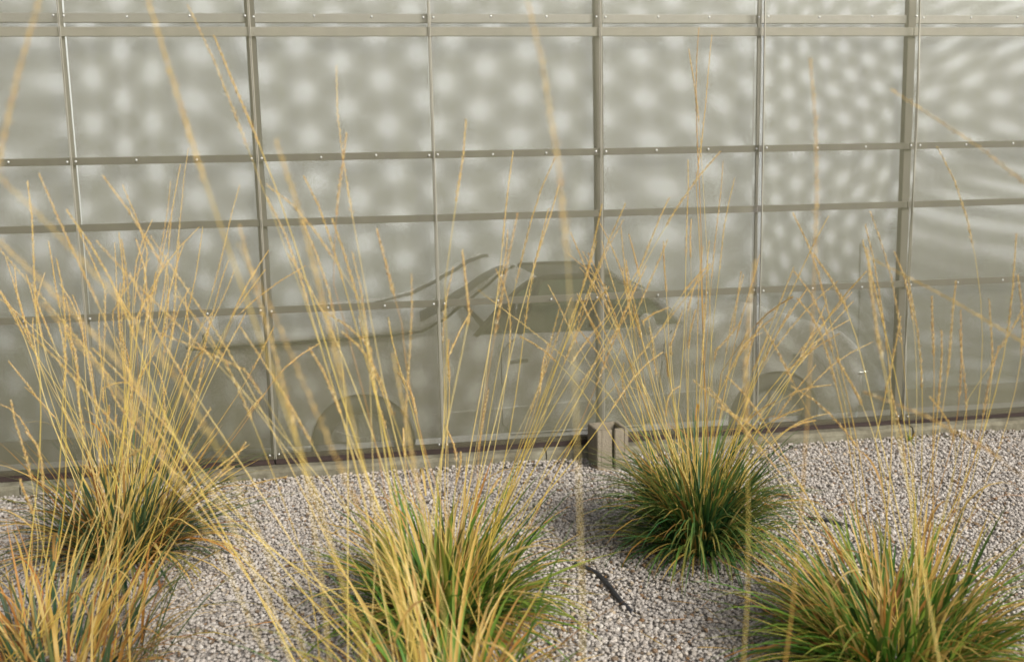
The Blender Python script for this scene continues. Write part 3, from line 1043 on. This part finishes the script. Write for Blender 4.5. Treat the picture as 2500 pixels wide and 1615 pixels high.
STEMS = {
 'P1': [(0.65,-1.09,1.12, 0.77,-0.94,1.91), (0.55,-1.09,1.03, 0.68,-0.95,1.76), (0.82,-1.14,1.02, 1.00,-1.01,1.73), (0.70,-1.14,0.90, 0.82,-1.01,1.54), (0.44,-1.08,0.95, 0.54,-0.95,1.62), (0.39,-1.10,0.85, 0.40,-0.95,1.49), (0.39,-1.12,0.70, 0.44,-1.00,1.23), (0.34,-1.11,0.67, 0.32,-0.99,1.15), (0.28,-1.09,0.78, 0.19,-0.94,1.33), (0.19,-1.06,0.88, 0.10,-0.90,1.49), (0.09,-1.06,0.77, -0.01,-0.91,1.34), (0.77,-1.16,0.81, 0.91,-1.04,1.40), (0.83,-1.17,0.83, 1.09,-1.07,1.41), (0.49,-1.12,0.76, 0.57,-1.00,1.32), (0.02,-1.05,0.83, -0.10,-0.89,1.42), (0.34,-1.13,0.53, 0.27,-1.02,0.93), (0.68,-1.17,0.63, 0.83,-1.08,1.08), (0.76,-1.23,0.31, 1.01,-1.19,0.53), (0.12,-1.10,0.55, 0.03,-0.98,0.96), (0.53,-1.11,0.87, 0.61,-0.99,1.48), (0.89,-1.21,0.63, 1.13,-1.13,1.07), (0.58,-1.14,0.74, 0.70,-1.03,1.30)],
 'P2': [(0.71,-2.33,0.94, 0.65,-2.17,1.61), (0.57,-2.32,0.86, 0.48,-2.16,1.49), (0.75,-2.36,0.72, 0.72,-2.23,1.25), (0.47,-2.28,1.01, 0.39,-2.10,1.76), (0.87,-2.36,0.89, 0.91,-2.22,1.54), (0.84,-2.39,0.61, 0.83,-2.28,1.03), (0.59,-2.35,0.62, 0.53,-2.23,1.07), (0.39,-2.33,0.58, 0.30,-2.21,1.00), (0.91,-2.39,0.67, 0.96,-2.29,1.15), (0.47,-2.35,0.54, 0.39,-2.23,0.93), (0.73,-2.39,0.53, 0.68,-2.28,0.92), (0.82,-2.33,1.02, 0.80,-2.17,1.76)],
 'P3': [(2.13,-2.11,0.96, 2.27,-1.96,1.63), (2.50,-2.14,1.16, 2.95,-2.02,1.98), (2.04,-2.08,1.07, 2.16,-1.91,1.84), (2.27,-2.14,0.91, 2.56,-2.02,1.58), (2.15,-2.15,0.72, 2.36,-2.04,1.26), (1.91,-2.14,0.52, 2.02,-2.04,0.91), (1.85,-2.09,0.83, 1.86,-1.93,1.43), (2.37,-2.18,0.76, 2.62,-2.07,1.31), (2.23,-2.14,0.86, 2.47,-2.02,1.48), (1.73,-2.09,0.69, 1.64,-1.93,1.20), (1.63,-2.09,0.59, 1.56,-1.95,1.00), (2.45,-2.18,0.84, 2.75,-2.06,1.48)],
 'P4': [(3.08,-1.50,1.42, 3.12,-1.31,2.42), (3.10,-1.57,1.01, 3.25,-1.44,1.72), (2.91,-1.56,0.82, 2.93,-1.44,1.43), (2.79,-1.53,0.91, 2.69,-1.38,1.56), (2.85,-1.54,0.93, 2.81,-1.39,1.59), (3.15,-1.61,0.80, 3.37,-1.51,1.36), (3.23,-1.63,0.75, 3.52,-1.55,1.30), (3.29,-1.61,0.90, 3.69,-1.54,1.53), (3.26,-1.64,0.68, 3.78,-1.61,1.18), (3.02,-1.54,1.06, 3.06,-1.40,1.80), (3.11,-1.61,0.74, 3.29,-1.52,1.27), (3.20,-1.64,0.65, 3.50,-1.57,1.11), (3.06,-1.59,0.82, 3.14,-1.47,1.43), (2.76,-1.54,0.85, 2.65,-1.39,1.44), (2.81,-1.56,0.77, 2.76,-1.43,1.32), (3.26,-1.67,0.49, 3.60,-1.63,0.85), (3.16,-1.64,0.57, 3.39,-1.58,0.99), (2.92,-1.59,0.66, 2.95,-1.49,1.12), (2.71,-1.55,0.69, 2.54,-1.41,1.19), (2.61,-1.52,0.79, 2.33,-1.35,1.35), (3.39,-1.66,0.74, 3.84,-1.60,1.30), (3.08,-1.62,0.62, 3.18,-1.53,1.09), (2.88,-1.59,0.60, 2.85,-1.48,1.04), (2.78,-1.55,0.80, 2.59,-1.39,1.36), (2.74,-1.53,0.85, 2.51,-1.36,1.48), (3.23,-1.63,0.70, 3.56,-1.57,1.22)],
 'P5': [(3.55,-2.80,0.78, 3.59,-2.67,1.36), (3.49,-2.79,0.76, 3.52,-2.67,1.29), (3.84,-2.84,0.89, 3.79,-2.67,1.54), (3.46,-2.76,0.92, 3.34,-2.59,1.61), (3.47,-2.78,0.85, 3.44,-2.63,1.49), (3.42,-2.77,0.85, 3.29,-2.60,1.49), (3.69,-2.81,0.87, 3.67,-2.66,1.51), (3.47,-2.79,0.78, 3.46,-2.65,1.37), (3.34,-2.77,0.74, 3.18,-2.62,1.28), (3.25,-2.74,0.83, 3.09,-2.58,1.43), (3.35,-2.79,0.65, 3.20,-2.65,1.10), (3.33,-2.75,0.85, 3.16,-2.58,1.49), (3.87,-2.85,0.80, 3.82,-2.71,1.36), (3.86,-2.79,1.06, 3.58,-2.60,1.83), (3.18,-2.75,0.70, 2.93,-2.59,1.20), (3.08,-2.75,0.61, 2.81,-2.60,1.05), (3.06,-2.75,0.58, 2.73,-2.59,0.99), (3.70,-2.84,0.66, 3.71,-2.72,1.15), (3.42,-2.81,0.57, 3.36,-2.70,0.97), (3.62,-2.82,0.71, 3.62,-2.69,1.24), (3.24,-2.72,0.95, 3.07,-2.55,1.61), (3.55,-2.81,0.68, 3.53,-2.69,1.19)],
 'P6': [(1.42,-2.88,1.29, 1.14,-2.59,2.21), (1.59,-2.93,1.18, 1.28,-2.64,2.04), (1.49,-2.89,1.23, 1.49,-2.67,2.09), (1.88,-2.97,1.17, 1.76,-2.72,2.03), (0.92,-2.85,0.98, 0.69,-2.60,1.71), (1.17,-2.88,1.02, 0.78,-2.60,1.79), (1.12,-2.89,0.85, 0.83,-2.66,1.47), (1.51,-2.94,0.98, 1.28,-2.69,1.71), (1.58,-2.95,0.98, 1.66,-2.76,1.67), (1.58,-2.96,0.89, 1.36,-2.73,1.56), (0.81,-2.83,0.94, 0.46,-2.58,1.62), (1.31,-2.91,0.97, 0.87,-2.64,1.65), (1.74,-2.99,0.89, 1.91,-2.81,1.55), (1.56,-2.97,0.84, 1.56,-2.78,1.45), (1.39,-2.95,0.79, 1.06,-2.71,1.38), (1.48,-2.97,0.77, 1.16,-2.74,1.30), (1.03,-2.90,0.75, 0.50,-2.63,1.31), (1.63,-2.98,0.83, 1.69,-2.80,1.45), (1.53,-2.94,0.95, 1.41,-2.72,1.66)],
 'NA': [(1.94,-4.50,1.17, 1.81,-4.21,2.06), (1.59,-4.45,1.04, 1.39,-4.03,1.81), (1.68,-4.49,0.95, 1.31,-4.00,1.63), (1.46,-4.42,1.22, 1.18,-4.01,2.08), (1.69,-4.63,0.81, 1.59,-3.77,1.37)],
 'NB': [(2.16,-4.50,0.90, 2.32,-3.86,1.59), (2.37,-4.27,1.16, 2.56,-3.69,1.99)],
 'NL': [(1.61,-4.36,1.07, 0.92,-4.12,1.83), (1.67,-4.48,0.99, 0.85,-3.92,1.71), (1.58,-4.42,0.88, 0.92,-3.86,1.52), (1.53,-4.33,0.96, 1.28,-3.69,1.65)],
 'NJ': [(0.72,-4.03,1.21, 1.06,-4.16,2.06)],
 'NR': [(3.66,-4.60,1.10, 2.77,-3.67,1.92), (3.42,-4.56,0.90, 2.84,-3.64,1.56), (2.98,-4.50,0.80, 2.87,-3.78,1.37), (2.63,-4.12,0.90, 2.83,-3.44,1.55)],
}

PLANTS = {
 'P1': ((0.37, -1.10), 'straw-stemmed grass clump with blue-green blades near the kerb, at the left'),
 'P2': ((0.40, -2.30), 'dense clump of upright stalks and broad green blades filling the bottom left corner'),
 'P3': ((1.82, -2.12), 'spiky green and golden grass clump at the bottom centre, left of the black hose'),
 'P4': ((3.06, -1.60), 'dark green drooping grass tussock beside the concrete block'),
 'P5': ((3.37, -2.77), 'broad green and orange grass clump filling the bottom right corner'),
 'P6': ((1.72, -3.05), 'grass clump cut by the bottom edge, with long golden stems leaning left'),
 'NA': ((1.78, -4.55), 'very near blurred grass with orange stems crossing the centre'),
 'NB': ((2.05, -4.35), 'very near blurred grass with two pale stems right of centre'),
 'NL': ((1.42, -4.40), 'very near blurred brown grass stems sweeping across the left side'),
 'NJ': ((0.78, -4.25), 'very near blurred single stem in the upper left corner'),
 'NR': ((2.75, -4.20), 'very near blurred grass with arching stems at the right edge'),
}
tuft = {}
for key, (xy, label) in PLANTS.items():
    tuft[key] = thing('grass_clump', label, 'ornamental grass', (xy[0], xy[1], 0.0), 'ornamental grass clumps in the gravel')

for key, lst in STEMS.items():
    pl = tuft[key]
    base = Vector((*PLANTS[key][0], 0))
    near = key[0] == 'N'
    for (cx, cy, cz, tx, ty, tz) in lst:
        rep = 1 if near else (1 + (random.random() < 0.8) + (random.random() < 0.45) + (random.random() < 0.2)) if key in ('P2', 'P3', 'P4') else (2 + (random.random() < 0.6) + (random.random() < 0.5)) if key == 'P1' else (1 + (random.random() < 0.55) * (tz > 1.5) + (random.random() < 0.3))
        for q in range(rep):
            j = 0.0 if q == 0 else 1.0
            off = Vector((random.gauss(0, 0.07), random.gauss(0, 0.06), 0)) * (2.2 if key in ('P2', 'P6') else 1)
            c = Vector((cx, cy, cz)) - base + Vector((random.uniform(-0.08, 0.08), random.uniform(-0.12, 0.12), random.uniform(-0.08, 0.05))) * j
            t_ = Vector((tx, ty, tz)) - base + Vector((random.uniform(-0.16, 0.16), random.uniform(-0.2, 0.2), random.uniform(-0.35, 0.08))) * j
            make_stem(pl, off, c, t_, r0=random.uniform(0.0011, 0.0025) * (0.95 if near else 1), head=True, hook=random.choice([0, 0, 0, 0.02, 0.045]))

foliage(tuft['P1'], 520, 200, (0.30, 0.78), (4, 66), (0.25, 1.9), (0.009, 0.017), 0.18, M_BL_BLUE, (0.05, 0), M_BL_DRY, 0.06)
foliage(tuft['P2'], 250, 130, (0.24, 0.58), (2, 38), (0.2, 1.4), (0.007, 0.016), 0.34, M_BL_BLUE, (0.0, 0), M_BL_DRY, 0.35)
foliage(tuft['P3'], 430, 200, (0.28, 0.70), (4, 68), (0.2, 1.5), (0.010, 0.021), 0.17, M_BL_GREEN, (0.03, 0), M_BL_DRY, 0.08)
foliage(tuft['P4'], 720, 220, (0.38, 0.72), (1, 27), (0.5, 1.8), (0.008, 0.016), 0.13, M_BL_DARK, (0, 0), M_BL_DRY, 0.05)
foliage(tuft['P4'], 300, 60, (0.30, 0.56), (26, 62), (0.8, 2.3), (0.008, 0.015), 0.15, M_BL_DARK)
foliage(tuft['P5'], 560, 200, (0.26, 0.62), (6, 68), (0.2, 1.5), (0.009, 0.018), 0.24, M_BL_GREEN, (-0.08, 0), M_BL_DRY, 0.14)
foliage(tuft['P3'], 200, 60, (0.26, 0.56), (20, 70), (0.5, 1.9), (0.010, 0.019), 0.18, M_BL_GREEN)
foliage(tuft['P5'], 260, 60, (0.28, 0.58), (28, 76), (0.4, 1.6), (0.008, 0.016), 0.24, M_BL_GREEN, (-0.05, 0))
foliage(tuft['P6'], 240, 90, (0.30, 0.80), (6, 70), (0.2, 1.5), (0.008, 0.016), 0.18, M_BL_GREEN, (-0.05, 0), M_BL_DRY, 0.3)
for key in ('NA', 'NB', 'NL', 'NJ', 'NR'):
    foliage(tuft[key], 90, 0, (0.3, 0.6), (6, 60), (0.2, 1.8), (0.004, 0.008), 0.10, M_BL_GREEN, (0, 0), M_BL_DRY, 0.3)

for key in ('P1', 'P2', 'P3', 'P4', 'P5', 'P6'):      # matted dead thatch round the foot of each clump
    foliage(tuft[key], 130, 0, (0.08, 0.30), (62, 92), (0.2, 0.9), (0.004, 0.011), 0.20, M_BL_DRY)
# long dry leaves hooked over from the stems
for key, n, zz in (('P3', 16, 0.32), ('P4', 16, 0.42), ('P5', 24, 0.4), ('P1', 7, 0.4), ('P2', 14, 0.4), ('P6', 12, 0.35)):
    for _ in range(n):
        az = random.uniform(0, 2 * PI)
        k = pick_proto(1.0, 2.3)
        o = bpy.data.objects.new('dry_leaf', proto_mesh(k, M_BL_DRY))
        COL.objects.link(o)
        o.parent = tuft[key]
        L = random.uniform(0.18, 0.36)
        rr = random.uniform(0.03, 0.22)
        o.location = (rr * math.cos(az), rr * math.sin(az), random.uniform(0.15, zz + 0.2))
        o.rotation_euler = (0, random.uniform(0.1, 0.9), az + random.uniform(-0.4, 0.4))
        o.scale = (L, L * random.uniform(1.1, 1.9), L)

# straw and leaf litter lying on the stones
V, F, U = [], [], []
for _ in range(520):
    x, y = random.uniform(-0.6, 5.8), -0.15 - 3.0 * random.random() ** 0.9
    if random.random() < 0.6:
        c0 = random.choice([(0.37, -1.10), (1.82, -2.12), (3.03, -1.51), (3.37, -2.77), (2.4, -2.3), (0.9, -1.4)])
        x, y = c0[0] + random.gauss(0, 0.42), min(-0.12, c0[1] + random.gauss(0, 0.35))
    k = pick_proto(0.2, 1.2)
    L = random.uniform(0.03, 0.17)
    M = Matrix.Translation((x, y, random.uniform(0.010, 0.02))) @ Matrix.Rotation(random.uniform(0, 2 * PI), 4, 'Z') @ Matrix.Rotation(PI / 2 - random.uniform(-0.02, 0.12), 4, 'Y') @ Matrix.Rotation(random.uniform(0, 6), 4, 'Z') @ Matrix.Diagonal((L * 0.35, L * random.uniform(0.5, 1.6), L, 1))
    b0 = len(V)
    V += [M @ v for v in PROTO[k][1][0]]
    U += PROTO[k][1][1]
    F += [tuple(q + b0 for q in f) for f in BF]
lit = obj('leaf_litter', mesh_from('leaf_litter', V, F, True, U), M_BL_DRY)
lit['kind'] = 'stuff'
lit['label'] = 'dry straw and leaf litter scattered on the gravel'
lit['category'] = 'litter'

# two small weeds at the foot of the kerb
for (x, y, lab) in ((3.98, -0.12, 'tiny green weed at the foot of the kerb right of the tussock'), (5.0, -0.12, 'tiny green weed at the foot of the kerb near the right edge')):
    w = thing('weed', lab, 'weed', (x, y, 0.0), 'weeds along the kerb')
    foliage(w, 16, 6, (0.04, 0.10), (10, 70), (0.5, 1.5), (0.005, 0.010), 0.012, M_BL_GREEN)
